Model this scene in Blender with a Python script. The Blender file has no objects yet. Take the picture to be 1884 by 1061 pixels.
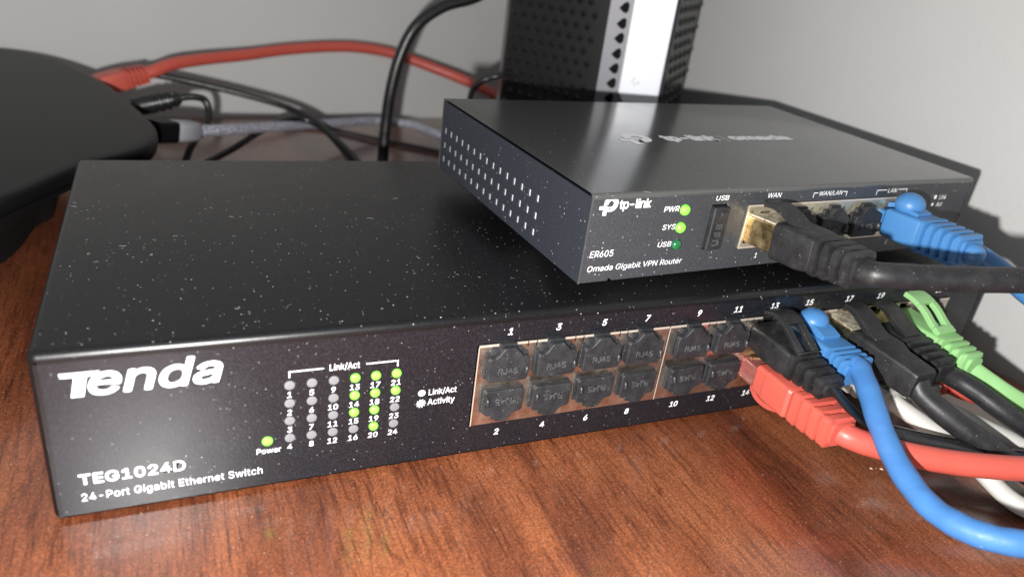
import bpy, bmesh, math, random
from mathutils import Vector, Matrix
random.seed(7)
S = 0.001                                   # the scene is written in millimetres
scene = bpy.context.scene
COL = scene.collection

# ------------------------------------------------------------------ camera
CAM = Vector((30.33, -154.09, 132.03))
YAW, PITCH, ROLL, FPX = -0.465, -0.449, 0.141, 1382.8
_f = Vector((-math.sin(YAW)*math.cos(PITCH), math.cos(YAW)*math.cos(PITCH), math.sin(PITCH)))
_r0 = Vector((math.cos(YAW), math.sin(YAW), 0)); _u0 = _r0.cross(_f)
RIGHT = _r0*math.cos(ROLL) + _u0*math.sin(ROLL)
UP = _u0*math.cos(ROLL) - _r0*math.sin(ROLL)
cd = bpy.data.cameras.new("camera")
co = bpy.data.objects.new("camera", cd); COL.objects.link(co)
m = Matrix((RIGHT, UP, -_f)).transposed().to_4x4(); m.translation = CAM*S
co.matrix_world = m
cd.sensor_width = 36.0; cd.lens = 36.0*FPX/1884
cd.shift_x = -10.78/1884; cd.shift_y = 8.36/1884
cd.clip_start = 0.005; cd.clip_end = 50
cd.dof.use_dof = True; cd.dof.focus_distance = 0.216; cd.dof.aperture_fstop = 11.5
scene.camera = co

# ------------------------------------------------------------------ light
w = bpy.data.worlds.new("World"); scene.world = w; w.use_nodes = True
bg = w.node_tree.nodes["Background"]
bg.inputs[0].default_value = (0.92, 0.96, 1.0, 1); bg.inputs[1].default_value = 0.30
# the phone's flash, beside and below the lens
fl = bpy.data.lights.new("flash", 'POINT'); fl.energy = 5.6; fl.shadow_soft_size = 0.0034
fl.color = (1.0, 0.985, 0.955)
fo = bpy.data.objects.new("flash", fl); COL.objects.link(fo)
fo.location = (CAM - RIGHT*21 - UP*23 + _f*2)*S
scene.view_settings.view_transform = 'Standard'; scene.view_settings.look = 'None'
scene.view_settings.exposure = 0.0; scene.view_settings.gamma = 1.0
scene.cycles.use_denoising = True
scene.cycles.max_bounces = 8

# ------------------------------------------------------------------ materials
def srgb(r, g, b):
    f = lambda c: (c/255/12.92) if c/255 <= .04045 else ((c/255+.055)/1.055)**2.4
    return (f(r), f(g), f(b), 1)
class NT:
    def __init__(s, name):
        s.m = bpy.data.materials.new(name); s.m.use_nodes = True
        s.t = s.m.node_tree; s.b = s.t.nodes["Principled BSDF"]
        s.co = s.t.nodes.new("ShaderNodeTexCoord")
    def n(s, typ, **kw):
        x = s.t.nodes.new(typ)
        for k, v in kw.items():
            if k in x.inputs.keys() if isinstance(k, str) else False: x.inputs[k].default_value = v
            else: setattr(x, k, v)
        return x
    def l(s, a, b): s.t.links.new(a, b)
    def noise(s, scale, detail=3, rough=.55, vec=None, dist=0):
        x = s.t.nodes.new("ShaderNodeTexNoise"); x.inputs["Scale"].default_value = scale
        x.inputs["Detail"].default_value = detail; x.inputs["Roughness"].default_value = rough; x.inputs["Distortion"].default_value = dist
        s.l(vec or s.co.outputs["Object"], x.inputs["Vector"]); return x.outputs["Fac"]
    def ramp(s, fac, stops):
        x = s.t.nodes.new("ShaderNodeValToRGB"); e = x.color_ramp.elements
        while len(e) < len(stops): e.new(.5)
        for i, (p, c) in enumerate(stops):
            e[i].position = p; e[i].color = c if len(c) == 4 else (*c, 1)
        s.l(fac, x.inputs[0]); return x.outputs[0]
    def mix(s, fac, a, b, mode='MIX'):
        x = s.t.nodes.new("ShaderNodeMix"); x.data_type = 'RGBA'; x.blend_type = mode
        for sock, v in ((x.inputs[0], fac), (x.inputs[6], a), (x.inputs[7], b)):
            if isinstance(v, (float, int)): sock.default_value = v
            elif isinstance(v, tuple): sock.default_value = v
            else: s.l(v, sock)
        return x.outputs[2]
    def bump(s, h, strength, dist=.0002, prev=None):
        x = s.t.nodes.new("ShaderNodeBump"); x.inputs["Strength"].default_value = strength; x.inputs["Distance"].default_value = dist
        s.l(h, x.inputs["Height"])
        if prev: s.l(prev, x.inputs["Normal"])
        return x.outputs[0]
    def set(s, **kw):
        for k, v in kw.items():
            i = s.b.inputs[k.replace("_", " ")]
            if hasattr(v, "is_output"): s.l(v, i)
            else: i.default_value = v
        return s.m
    def specks(s, scale, thr, keep):
        # sparse dots: small cells of a Voronoi pattern of which a share is kept
        v = s.t.nodes.new("ShaderNodeTexVoronoi"); v.inputs["Scale"].default_value = scale
        s.l(s.co.outputs["Object"], v.inputs["Vector"])
        a = s.n("ShaderNodeMath", operation='LESS_THAN'); s.l(v.outputs["Distance"], a.inputs[0]); a.inputs[1].default_value = thr
        sp = s.t.nodes.new("ShaderNodeSeparateColor"); s.l(v.outputs["Color"], sp.inputs[0])
        b = s.n("ShaderNodeMath", operation='LESS_THAN'); s.l(sp.outputs[0], b.inputs[0]); b.inputs[1].default_value = keep
        c = s.n("ShaderNodeMath", operation='MULTIPLY'); s.l(a.outputs[0], c.inputs[0]); s.l(b.outputs[0], c.inputs[1])
        d = s.n("ShaderNodeMath", operation='MULTIPLY'); s.l(c.outputs[0], d.inputs[0]); s.l(sp.outputs[1], d.inputs[1])
        return d.outputs[0]

def plain(name, col, rough=.5, metal=0.0, bump=0.0, bscale=2500, var=0.0, spec=.5, coat=0.0):
    t = NT(name)
    c = col
    if var:
        n = t.noise(90, 4)
        c = t.mix(n, tuple(x*(1-var) for x in col[:3])+(1,), tuple(min(1, x*(1+var)) for x in col[:3])+(1,))
    t.set(Base_Color=c, Roughness=rough, Metallic=metal, Specular_IOR_Level=spec, Coat_Weight=coat)
    if bump: t.set(Normal=t.bump(t.noise(bscale, 2), bump))
    return t.m
def powder(name, col, grit, rough, bstr, bscale, spk=.25, spec=.5):
    t = NT(name)
    g = t.noise(2600, 2, .6)
    g2 = t.ramp(g, [(.50, (0, 0, 0)), (.72, (1, 1, 1))])
    c = t.mix(g2, col, grit)
    k = t.specks(1500, .26, spk)
    c = t.mix(k, c, (.55, .55, .56, 1))  # glints of the coat's flakes painted as pale dots
    big = t.noise(28, 4, .6)
    rr = t.ramp(big, [(.3, (rough-.02,)*3), (.7, (rough+.03,)*3)])
    t.set(Base_Color=c, Roughness=rr, Specular_IOR_Level=spec, Normal=t.bump(t.noise(bscale, 2, .5), bstr, .00012))
    return t.m
def rubber(name, col, dust, amt=.5, rough=.58, bscale=2600, bstr=.16):
    t = NT(name)
    n = t.noise(260, 6, .7)
    d = t.ramp(n, [(.40, (0, 0, 0)), (.80, (amt,)*3)])
    c = t.mix(d, col, dust)
    f = t.specks(1500, .17, .18)
    c = t.mix(f, c, (.30, .30, .30, 1))
    t.set(Base_Color=c, Roughness=rough, Normal=t.bump(t.noise(bscale, 3), bstr, .00015))
    return t.m
def jacket(name, col, rough=.42, bstr=.12, var=.10, spec=.5, sss=0.0):
    t = NT(name)
    n = t.noise(110, 3)
    c = t.mix(n, tuple(x*(1-var) for x in col[:3])+(1,), tuple(min(1, x*(1+var)) for x in col[:3])+(1,))
    f = t.specks(420, .10, .10)
    c = t.mix(f, c, (.75, .75, .75, 1))
    t.set(Base_Color=c, Roughness=t.ramp(t.noise(300, 3), [(.3, (rough-.07,)*3), (.7, (rough+.1,)*3)]), Specular_IOR_Level=spec,
          Normal=t.bump(t.noise(240, 3), bstr, .0004))
    return t.m

M = {}
M['case'] = powder("black_powder_coat", (.0065, .007, .0095, 1), (.022, .0225, .030, 1), .32, .26, 2600, .06)
M['case_top'] = powder("black_top_coat", (.0035, .0036, .0042, 1), (.010, .010, .012, 1), .33, .12, 2600, .04, .45)
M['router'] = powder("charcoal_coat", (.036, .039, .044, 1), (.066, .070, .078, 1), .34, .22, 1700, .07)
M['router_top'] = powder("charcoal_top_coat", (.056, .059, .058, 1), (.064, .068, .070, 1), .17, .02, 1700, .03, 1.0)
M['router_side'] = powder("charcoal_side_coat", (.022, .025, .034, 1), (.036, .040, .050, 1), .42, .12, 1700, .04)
M['dark'] = plain("dark_cavity_shade", (.005, .005, .005, 1), .8, spec=.15)
M['print'] = plain("white_print", (.86, .87, .90, 1), .5, bump=.05)
M['print_soft'] = plain("grey_print", (.62, .66, .67, 1), .5)
M['mark'] = plain("faint_icon_print", (.20, .36, .26, 1), .5)
M['black_rubber'] = rubber("dusty_black_rubber", (.0105, .0112, .0135, 1), (.060, .063, .070, 1), .5)
M['rubber_letter'] = rubber("highlit_dusty_letters", (.05, .052, .055, 1), (.17, .17, .175, 1), .7)  # lighter tone stands in for the raised letters' edge highlight, plus dust
M['nub'] = plain("rubber_nub", (.022, .023, .026, 1), .38, bump=.05)
M['boot_black'] = rubber("dusty_black_boot", (.009, .009, .010, 1), (.060, .060, .063, 1), .42, .50)
M['cable_black'] = rubber("dusty_black_jacket", (.011, .011, .013, 1), (.050, .050, .053, 1), .42, .46, 900, .22)
M['thin_black'] = jacket("thin_black_jacket", (.012, .012, .013, 1), .33, .05, .1)
M['flat_black'] = jacket("glossy_flat_black_jacket", (.010, .010, .011, 1), .22, .08, .1)
M['red'] = jacket("red_jacket", (.52, .088, .064, 1), .36, .05, .07)
M['red_boot'] = plain("red_boot", (.52, .092, .066, 1), .42, bump=.06, var=.08)
M['blue'] = jacket("blue_jacket", (.048, .165, .41, 1), .5, .6, .18)
M['blue_boot'] = plain("blue_boot", (.055, .19, .43, 1), .42, bump=.05, var=.06)
M['green'] = plain("green_boot", (.28, .54, .22, 1), .45, bump=.05, var=.05)
M['shaded_white_boot'] = plain("shaded_white_boot", (.42, .415, .40, 1), .5, bump=.05, var=.06)  # white plastic greyed for the shade among the cables
M['white'] = jacket("shaded_white_jacket", (.50, .49, .465, 1), .42, .05, .05)  # same shade put into the white cable colour
M['grey_jacket'] = jacket("grey_jacket", (.05, .04, .04, 1), .5, .05, .05)
M['zinc'] = plain("zinc_interior", (.78, .78, .80, 1), .45, 0.2)
M['black_plastic'] = plain("black_plastic", (.0045, .0046, .005, 1), .40, bump=.10, bscale=3500, var=.1, spec=.16)
M['modem_side'] = plain("modem_black_plastic", (.013, .012, .013, 1), .30, bump=.05, var=.1)
M['modem_strip'] = plain("modem_grey_strip", (.17, .165, .19, 1), .45, bump=.05)
M['white_panel'] = plain("white_glossy_panel", (.74, .76, .82, 1), .33, spec=.5, coat=.15)
M['led_off'] = plain("unlit_led", (.17, .17, .185, 1), .4)
M['led_dark_green'] = plain("unlit_green_led", (.01, .12, .04, 1), .12, spec=.8)

def led_on():
    t = NT("lit_green_led")
    t.set(Base_Color=(.22, .75, .08, 1), Roughness=.25, Emission_Color=(.16, 1.0, .02, 1), Emission_Strength=.25); return t.m
M['led_on'] = led_on()
def nickel():
    t = NT("dusty_nickel_shield")
    n = t.noise(160, 5, .65)
    c = t.ramp(n, [(.35, (.66, .54, .45)), (.62, (.88, .78, .68))])
    t.set(Base_Color=c, Metallic=1.0, Roughness=t.ramp(n, [(.3, (.22,)*3), (.75, (.42,)*3)])); return t.m
M['nickel'] = nickel()
def bright_nickel():
    t = NT("nickel_edge"); t.set(Base_Color=(.80, .70, .60, 1), Metallic=.6, Roughness=.38); return t.m
M['nickel_edge'] = bright_nickel()
def cream():
    t = NT("router_port_shield")
    n = t.noise(260, 4)
    t.set(Base_Color=t.ramp(n, [(.3, (.50, .45, .33)), (.7, (.70, .65, .50))]), Metallic=.8, Roughness=.36); return t.m
M['cream'] = cream()
def gold():
    t = NT("gold_plate")
    n = t.noise(220, 5, .7)
    t.set(Base_Color=t.ramp(n, [(.35, (.46, .32, .12)), (.6, (.80, .66, .38))]), Metallic=1.0,
          Roughness=t.ramp(n, [(.35, (.20,)*3), (.7, (.48,)*3)])); return t.m
M['gold'] = gold()
def dusty_gold():
    t = NT("dusty_gold_top")
    n = t.noise(330, 6, .75)
    d = t.ramp(n, [(.42, (0, 0, 0)), (.60, (1, 1, 1))])
    t.set(Base_Color=t.mix(d, (.30, .25, .17, 1), (.72, .67, .55, 1)), Metallic=.35, Roughness=.5,
          Normal=t.bump(n, .5, .0003)); return t.m
M['gold_dust'] = dusty_gold()
def clear(name, col):
    t = NT(name); t.set(Base_Color=col, Roughness=.08, Transmission_Weight=.75, IOR=1.45); return t.m
M['clear'] = clear("clear_plug", (.85, .80, .80, 1))
M['clear_red'] = clear("clear_plug_red", (.80, .30, .26, 1))
M['silver'] = plain("brushed_silver", (.36, .36, .40, 1), .5, .4)
def wood():
    t = NT("cherry_wood_laminate")
    mp = t.n("ShaderNodeMapping"); t.l(t.co.outputs["Object"], mp.inputs["Vector"])
    mp.inputs["Rotation"].default_value = (0, 0, -.05); mp.inputs["Scale"].default_value = (1, .2, 1)
    band = t.noise(40, 7, .58, mp.outputs[0], .8)
    wide = t.noise(13, 3, .5, mp.outputs[0], .5)
    mp2 = t.n("ShaderNodeMapping"); t.l(t.co.outputs["Object"], mp2.inputs["Vector"])
    mp2.inputs["Rotation"].default_value = (0, 0, -.05); mp2.inputs["Scale"].default_value = (1, .07, 1)
    pore = t.noise(900, 3, .65, mp2.outputs[0])
    line = t.noise(70, 4, .55, mp2.outputs[0], .3)
    where = t.noise(45, 2, .5, mp.outputs[0])
    base = t.ramp(band, [(.30, (.092, .0265, .0120)), (.45, (.148, .0440, .0182)), (.56, (.202, .0630, .0250)), (.70, (.255, .0850, .0340))])
    tone = t.ramp(wide, [(.36, (.72, .67, .66)), (.58, (1.08, 1.08, 1.08))])
    c = t.mix(1.0, base, tone, 'MULTIPLY')
    pl = t.ramp(pore, [(.36, (.50, .43, .42)), (.50, (1, 1, 1))])
    c = t.mix(.75, c, pl, 'MULTIPLY')
    W1 = (1, 1, 1)
    ll = t.ramp(line, [(.40, W1), (.408, (.40, .33, .32)), (.416, W1), (.488, W1), (.4975, (.30, .24, .23)), (.507, W1), (.572, W1), (.58, (.42, .36, .35)), (.59, W1)])
    c = t.mix(t.ramp(where, [(.44, (0, 0, 0)), (.60, (.85, .85, .85))]), c, t.mix(1.0, c, ll, 'MULTIPLY'))
    fine = t.noise(1900, 3, .7)
    c = t.mix(.75, c, t.ramp(fine, [(.34, (.42, .37, .36)), (.50, (1, 1, 1)), (.66, (1.95, 1.95, 2.0))]), 'MULTIPLY')  # granular sparkle painted into the colour, here and in the dots below
    k = t.specks(800, .13, .22)
    c = t.mix(k, c, (.42, .30, .24, 1))
    smear = t.ramp(t.noise(42, 4, .6), [(.62, (.14, .14, .14)), (.78, (.30, .30, .30))])
    t.set(Base_Color=c, Roughness=.40, Coat_Weight=.95, Coat_Roughness=smear, Coat_IOR=1.55,
          Normal=t.bump(fine, .22, .00012, t.bump(pore, .10, .0002))); return t.m
M['wood'] = wood()
def paint():
    t = NT("grey_wall_paint")
    n = t.noise(9, 4)
    c = t.ramp(n, [(.3, (.515, .512, .505)), (.7, (.555, .552, .545))])
    t.set(Base_Color=c, Roughness=.75, Normal=t.bump(t.noise(420, 3), .25, .0005)); return t.m
M['paint'] = paint()
def braid():
    t = NT("braided_grey_sleeve")
    v = t.n("ShaderNodeTexVoronoi"); v.inputs["Scale"].default_value = 900; t.l(t.co.outputs["Object"], v.inputs["Vector"])
    c = t.ramp(v.outputs["Distance"], [(.1, (.62, .62, .70)), (.6, (.22, .22, .27))])
    t.set(Base_Color=c, Roughness=.55, Normal=t.bump(v.outputs["Distance"], .6, .0004)); return t.m
M['braid'] = braid()
M['lint'] = plain("pale_dust", (.26, .255, .25, 1), .9)

# ------------------------------------------------------------------ mesh helpers
class MB:
    def __init__(s): s.v = []; s.f = []
    def add(s, vs, fs, T=None):
        o = len(s.v)
        s.v += [tuple(T(Vector(v))) if T else tuple(v) for v in vs]
        s.f += [tuple(i+o for i in f) for f in fs]; return s
    def box(s, x0, x1, y0, y1, z0, z1, T=None):
        v = [(x, y, z) for z in (z0, z1) for y in (y0, y1) for x in (x0, x1)]
        return s.add(v, [(0, 2, 3, 1), (4, 5, 7, 6), (0, 1, 5, 4), (2, 6, 7, 3), (0, 4, 6, 2), (1, 3, 7, 5)], T)
    def prism(s, out, a, b, axis='y', T=None):
        # outline in two axes swept along the third
        n = len(out)
        mk = {'y': lambda p, t: (p[0], t, p[1]), 'z': lambda p, t: (p[0], p[1], t), 'x': lambda p, t: (t, p[0], p[1])}[axis]
        v = [mk(p, a) for p in out]+[mk(p, b) for p in out]
        fs = [tuple(range(n)), tuple(range(2*n-1, n-1, -1))]+[(i, i+n, (i+1) % n+n, (i+1) % n) for i in range(n)]
        return s.add(v, fs, T)
    def loft(s, rings, T=None, closed=True):
        n = len(rings[0]); v = [p for r in rings for p in r]; fs = []
        for k in range(len(rings)-1):
            for i in range(n):
                j = (i+1) % n
                fs.append((k*n+i, k*n+j, (k+1)*n+j, (k+1)*n+i))
        if closed: fs += [tuple(range(n-1, -1, -1)), tuple((len(rings)-1)*n+i for i in range(n))]
        return s.add(v, fs, T)
    def sphere(s, c, r, T=None, nu=16, nv=10, sc=(1, 1, 1)):
        rings = []
        for k in range(1, nv):
            th = math.pi*k/nv
            rings.append([(c[0]+sc[0]*r*math.sin(th)*math.cos(2*math.pi*i/nu), c[1]+sc[1]*r*math.sin(th)*math.sin(2*math.pi*i/nu), c[2]-sc[2]*r*math.cos(th)) for i in range(nu)])
        return s.loft(rings, T)
    def build(s, name, mat, parent=None, smooth=True, angle=35, bevel=0.0, seg=2, **props):
        me = bpy.data.meshes.new(name)
        me.from_pydata([(x*S, y*S, z*S) for x, y, z in s.v], [], s.f)
        bm = bmesh.new(); bm.from_mesh(me)
        bmesh.ops.recalc_face_normals(bm, faces=bm.faces); bm.to_mesh(me); bm.free()
        if smooth:
            me.polygons.foreach_set("use_smooth", [True]*len(me.polygons))
            if not bevel: me.set_sharp_from_angle(angle=math.radians(angle))
        o = bpy.data.objects.new(name, me); COL.objects.link(o)
        me.materials.append(mat)
        if bevel:
            b = o.modifiers.new("edge", 'BEVEL'); b.width = bevel*S; b.segments = seg; b.limit_method = 'ANGLE'
            b.angle_limit = math.radians(30); b.harden_normals = True
        if parent: o.parent = parent
        for k, v in props.items(): o[k] = v
        return o

def empty(name, loc, **props):
    o = bpy.data.objects.new(name, None); COL.objects.link(o); o.empty_display_size = .01
    for k, v in props.items(): o[k] = v
    return o                                # stays at the origin so that parts keep scene coordinates
def spline(pts, n=14):
    P = [Vector(p) for p in pts]; P = [P[0]*2-P[1]]+P+[P[-1]*2-P[-2]]; out = []
    for i in range(1, len(P)-2):
        for k in range(n):
            t = k/n; a, b, c, d = P[i-1:i+3]
            out.append(.5*((2*b)+(c-a)*t+(2*a-5*b+4*c-d)*t*t+(3*b-a-3*c+d)*t**3))
    out.append(P[-2]); return out
def tube(mb, pts, w, h=None, up=Vector((0, 0, 1)), n=14, nseg=16, wob=0.0, twist=0.0):
    c = spline(pts, n); h = h or w; rings = []; ph = random.random()*6
    u = None
    for i, p in enumerate(c):
        t = (c[min(i+1, len(c)-1)]-c[max(i-1, 0)]).normalized()
        if u is None: u = (up-t*up.dot(t)).normalized()
        else: u = (u-t*u.dot(t)).normalized()
        a = twist*i/len(c); s_ = t.cross(u); uu = u*math.cos(a)+s_*math.sin(a); ss = s_*math.cos(a)-u*math.sin(a)
        k = 1+wob*(math.sin(i*.55+ph)*.6+math.sin(i*.23+ph*2)*.5)
        rings.append([tuple(p+ss*(w/2*k*math.cos(q))+uu*(h/2*k*math.sin(q))) for q in [2*math.pi*j/nseg for j in range(nseg)]])
    return mb.loft(rings)
def rrect(w, h, r, y, zc=0, xc=0, n=4):
    out = []
    for cx, cz, a0 in ((w/2-r, h/2-r, 0), (-w/2+r, h/2-r, 90), (-w/2+r, -h/2+r, 180), (w/2-r, -h/2+r, 270)):
        for k in range(n+1):
            a = math.radians(a0+90*k/n); out.append((xc+cx+r*math.cos(a), y, zc+cz+r*math.sin(a)))
    return out
def curve_mesh(splines, depth=0.0):
    # flat filled shape with holes (even-odd), in the XY plane, as verts and faces
    cu = bpy.data.curves.new("tmp", 'CURVE'); cu.dimensions = '2D'; cu.fill_mode = 'BOTH'; cu.extrude = depth/2
    for sp in splines:
        q = cu.splines.new('POLY'); q.points.add(len(sp)-1); q.use_cyclic_u = True
        for i, (x, y) in enumerate(sp): q.points[i].co = (x, y, 0, 1)
    return _grab(cu)
def _grab(cu):
    o = bpy.data.objects.new("tmp", cu); COL.objects.link(o)
    dg = bpy.context.evaluated_depsgraph_get(); dg.update()
    ev = o.evaluated_get(dg); me = ev.to_mesh()
    v = [tuple(x.co) for x in me.vertices]; fc = [tuple(p.vertices) for p in me.polygons]
    ev.to_mesh_clear(); bpy.data.objects.remove(o); bpy.data.curves.remove(cu)
    return v, fc
def plate(mb, splines, y0, y1, T=None):
    v, fc = curve_mesh(splines, abs(y1-y0))
    ym = (y0+y1)/2
    return mb.add([(a, ym+c, b) for a, b, c in v], fc, T)
_glyph = {}
try:                                          # the sans-serif face that ships with Blender
    import os
    SANS = bpy.data.fonts.load(os.path.join(bpy.utils.system_resource('DATAFILES', path="fonts"), "Inter.woff2"))
except Exception:
    SANS = None
def text(mb, body, x0, x1, z0, z1, T, bold=0.0, shear=0.0, space=1.0, depth=0.0):
    key = (body, bold, shear, space)
    if key not in _glyph:
        cu = bpy.data.curves.new("tmp", 'FONT'); cu.body = body; cu.size = 1; cu.shear = shear
        cu.space_character = space; cu.resolution_u = 3; cu.font = SANS or cu.font; cu.fill_mode = 'BOTH' if depth else 'FRONT'; cu.extrude = depth
        v, fc = _grab(cu)
        if bold > 0:                          # heavier strokes: the outline is grown by overlaid shifted copies
            base, bf = v, fc; v, fc = [], []
            for k in range(9):
                dx, dy = (0, 0) if k == 8 else (bold*math.cos(k*math.pi/4), bold*math.sin(k*math.pi/4))
                o = len(v); v = v+[(p[0]+dx, p[1]+dy, p[2]-k*.0016) for p in base]; fc = fc+[tuple(i+o for i in f) for f in bf]
        xs = [a[0] for a in v]; ys = [a[1] for a in v]
        _glyph[key] = (v, fc, min(xs), max(xs), min(ys), max(ys))
    v, fc, a, b, c, d = _glyph[key]
    if x1 is None: x1 = x0+(b-a)*(z1-z0)/(d-c)
    mb.add([(x0+(p[0]-a)/(b-a)*(x1-x0), p[2], z0+(p[1]-c)/(d-c)*(z1-z0)) for p in v], fc, T)
    return mb
def ctext(mb, body, xc, zc, h, T, **k):
    tmp = MB(); text(tmp, body, 0, None, 0, h, None, **k)
    wd = max(p[0] for p in tmp.v)
    return text(mb, body, xc-wd/2, xc+wd/2, zc-h/2, zc+h/2, T, **k)
def disc(mb, c, r, T, n=20, rz=None):
    rz = rz or r
    return mb.add([(c[0]+r*math.cos(2*math.pi*i/n), 0, c[1]+rz*math.sin(2*math.pi*i/n)) for i in range(n)], [tuple(range(n))], T)
def bar(mb, x0, x1, z0, z1, T): return mb.add([(x0, 0, z0), (x1, 0, z0), (x1, 0, z1), (x0, 0, z1)], [(0, 1, 2, 3)], T)
def rect(x0, x1, z0, z1): return [(x0, z0), (x1, z0), (x1, z1), (x0, z1)]
def circ(x, z, r, n=20): return [(x+r*math.cos(2*math.pi*i/n), z+r*math.sin(2*math.pi*i/n)) for i in range(n)]

# ------------------------------------------------------------------ the setting: walls and desk
A6 = .105                                    # the desk and the walls stand turned by six degrees to the switch
ca, sa = math.cos(A6), math.sin(A6)
cor = Vector((283.0, 383.7, 0))              # the corner of the two walls
def WT(v): return Vector((cor.x+ca*v.x-sa*v.y, cor.y+sa*v.x+ca*v.y, v.z))
DZ = -1.2
MB().box(-1100, 14, 0, 14, -700, 900, WT).build("back_wall", M['paint'], kind="structure", label="plain grey painted wall behind the devices")
MB().box(0, 14, -1300, -.3, -700, 900, WT).build("side_wall", M['paint'], kind="structure", label="pale grey painted wall at the right of the router")
MB().box(-1100, -.6, -1000, -.6, DZ-28, DZ, WT).build("desk", M['wood'], bevel=1.0, label="reddish brown wood desk top under all the devices", category="desk")

# ------------------------------------------------------------------ the 24-port switch
W_, D_, H_ = 295.2, 129.6, 43.1
sw = empty("network_switch", None, label="wide black 24 port network switch lying flat on the wood desk", category="network switch")
def sheet_box(name, mat, w, d, h, fl_top, fl_side, T, parent, r=1.1, left=True, t=.8, seg=4):
    """Bent sheet case, open in front inside its flanges."""
    bm = bmesh.new()
    def q(*p): return bm.faces.new([bm.verts.new(T(Vector(x))*S) for x in p])
    q((0, 0, h), (w, 0, h), (w, d, h), (0, d, h)); q((0, d, 0), (0, d, h), (w, d, h), (w, d, 0))
    q((w, 0, 0), (w, d, 0), (w, d, h), (w, 0, h)); q((0, 0, 0), (0, d, 0), (w, d, 0), (w, 0, 0))
    if left: q((0, 0, 0), (0, 0, h), (0, d, h), (0, d, 0))
    a = fl_side
    q((0, 0, h), (a, 0, h-fl_top), (w-a, 0, h-fl_top), (w, 0, h))
    q((0, 0, 0), (a, 0, 0), (a, 0, h-fl_top), (0, 0, h)); q((w, 0, 0), (w, 0, h), (w-a, 0, h-fl_top), (w-a, 0, 0))
    bmesh.ops.remove_doubles(bm, verts=bm.verts, dist=1e-6)
    bmesh.ops.recalc_face_normals(bm, faces=bm.faces)
    ed = [e for e in bm.edges if len(e.link_faces) == 2 and e.calc_face_angle(0) > .5]
    bmesh.ops.bevel(bm, geom=ed, offset=r*S, segments=seg, profile=.5, affect='EDGES')
    me = bpy.data.meshes.new(name); bm.to_mesh(me); bm.free()
    me.polygons.foreach_set("use_smooth", [True]*len(me.polygons)); me.set_sharp_from_angle(angle=math.radians(30))
    o = bpy.data.objects.new(name, me); COL.objects.link(o); me.materials.append(mat); o.parent = parent
    return o
I = lambda v: v
sheet_box("case", M['case_top'], W_, D_, H_, 2.5, 1.1, I, sw, r=1.9, seg=7)
PX0, PW, PZ0, PZ1 = 98.49, 59.42, 9.26, 34.54
LEDX = [51.4, 56.58, 61.76, 66.95, 72.08, 77.3]; LEDZ = [28.74, 23.64, 18.55, 13.45]
pan = MB()
holes = [circ(x, z, 1.32) for x in LEDX for z in LEDZ]+[circ(46.13, 13.4, 1.32), rect(PX0-.15, PX0+3*PW+.15, PZ0-.15, PZ1+.15)]
plate(pan, [rect(1.25, W_-1.25, .2, H_-2.6)]+holes, .12, 1.0)
pan.build("front_panel", M['case'], sw)
for fx in (16, W_-16):
    for fy in (14, D_-14):
        MB().loft([[(fx+6*math.cos(i*.5236), fy+6*math.sin(i*.5236), z) for i in range(12)] for z in (DZ, -.05)]).build("foot", M['black_rubber'], sw)
TF = lambda v: Vector((v.x, v.y+.07, v.z))    # print lies a hair in front of the panel
LIT = {13, 14, 15, 17, 18, 19, 20, 21, 22}
def lens(x, z, r, lit, T, parent, bulge=.55):
    rings = [[(x+r*k*math.cos(i*.3927), y, z+r*k*math.sin(i*.3927)) for i in range(16)] for k, y in ((1, .5), (1, -.02), (.93, -.25*bulge/.55), (.7, -.42*bulge/.55), (.35, -.5*bulge/.55))]
    MB().loft(rings, T).build("led", M['led_on'] if lit else M['led_off'], parent, angle=60, label="lit green indicator lamp" if lit else "unlit grey indicator lamp")
n = 0
for x in LEDX:
    for z in LEDZ:
        n += 1
        lens(x, z, 1.22, n in LIT, I, sw, .55 if n in LIT else .12)
        ctext(MB(), str(n), x-.05 if n < 10 else x-.1, z-2.66, 1.62, TF, bold=.007, shear=.06).build("lamp_number", M['print'], sw, smooth=False)
lens(46.13, 13.4, 1.3, True, I, sw)
tn = MB()
text(tn, "enda", 10.3, 37.0, 31.7, 39.25, lambda v: TF(v), bold=.017, shear=.22, space=1.0)
tn.add([(x, 0, z) for x, z in [(5.3, 37.8), (5.6, 36.75), (8.0, 36.7), (6.95, 31.8), (9.35, 31.8), (10.35, 36.7), (11.9, 36.75), (12.9, 37.8)]], [(0, 1, 2, 5, 6, 7), (2, 3, 4, 5)], TF)
tn.build("brand_lettering", M['print'], sw, smooth=False)
mo = MB(); text(mo, "TEG1024D", 5.9, 27.75, 8.35, 11.4, TF, bold=.02, space=1.03); mo.build("model_lettering", M['print'], sw, smooth=False)
ds = MB(); text(ds, "24-Port Gigabit Ethernet Switch", 5.95, 44.8, 3.2, 5.98, TF, bold=.004, space=1.05); ds.build("description_lettering", M['print'], sw, smooth=False)
def pr(parent, nm, f, mat='print'):
    mb = MB(); f(mb); return mb.build(nm, M[mat], parent, smooth=False)
pr(sw, "lettering", lambda g: text(g, "Power", 43.6, 49.3, 9.75, 11.35, TF, bold=.004))
pr(sw, "lettering", lambda g: text(g, "Link/Act", 60.7, 67.9, 31.35, 33.45, TF, bold=.004))
pr(sw, "bracket_print", lambda g: (bar(g, 51.2, 59.3, 32.3, 32.62, TF), bar(g, 51.2, 51.5, 30.8, 32.3, TF)))
pr(sw, "bracket_print", lambda g: (bar(g, 69.5, 77.55, 32.3, 32.62, TF), bar(g, 77.25, 77.55, 30.8, 32.3, TF)))
pr(sw, "dot_print", lambda g: disc(g, (84.3, 21.75), .95, TF))
pr(sw, "lettering", lambda g: text(g, "Link/Act", 86.2, 93.8, 20.65, 22.75, TF, bold=.004))
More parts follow.
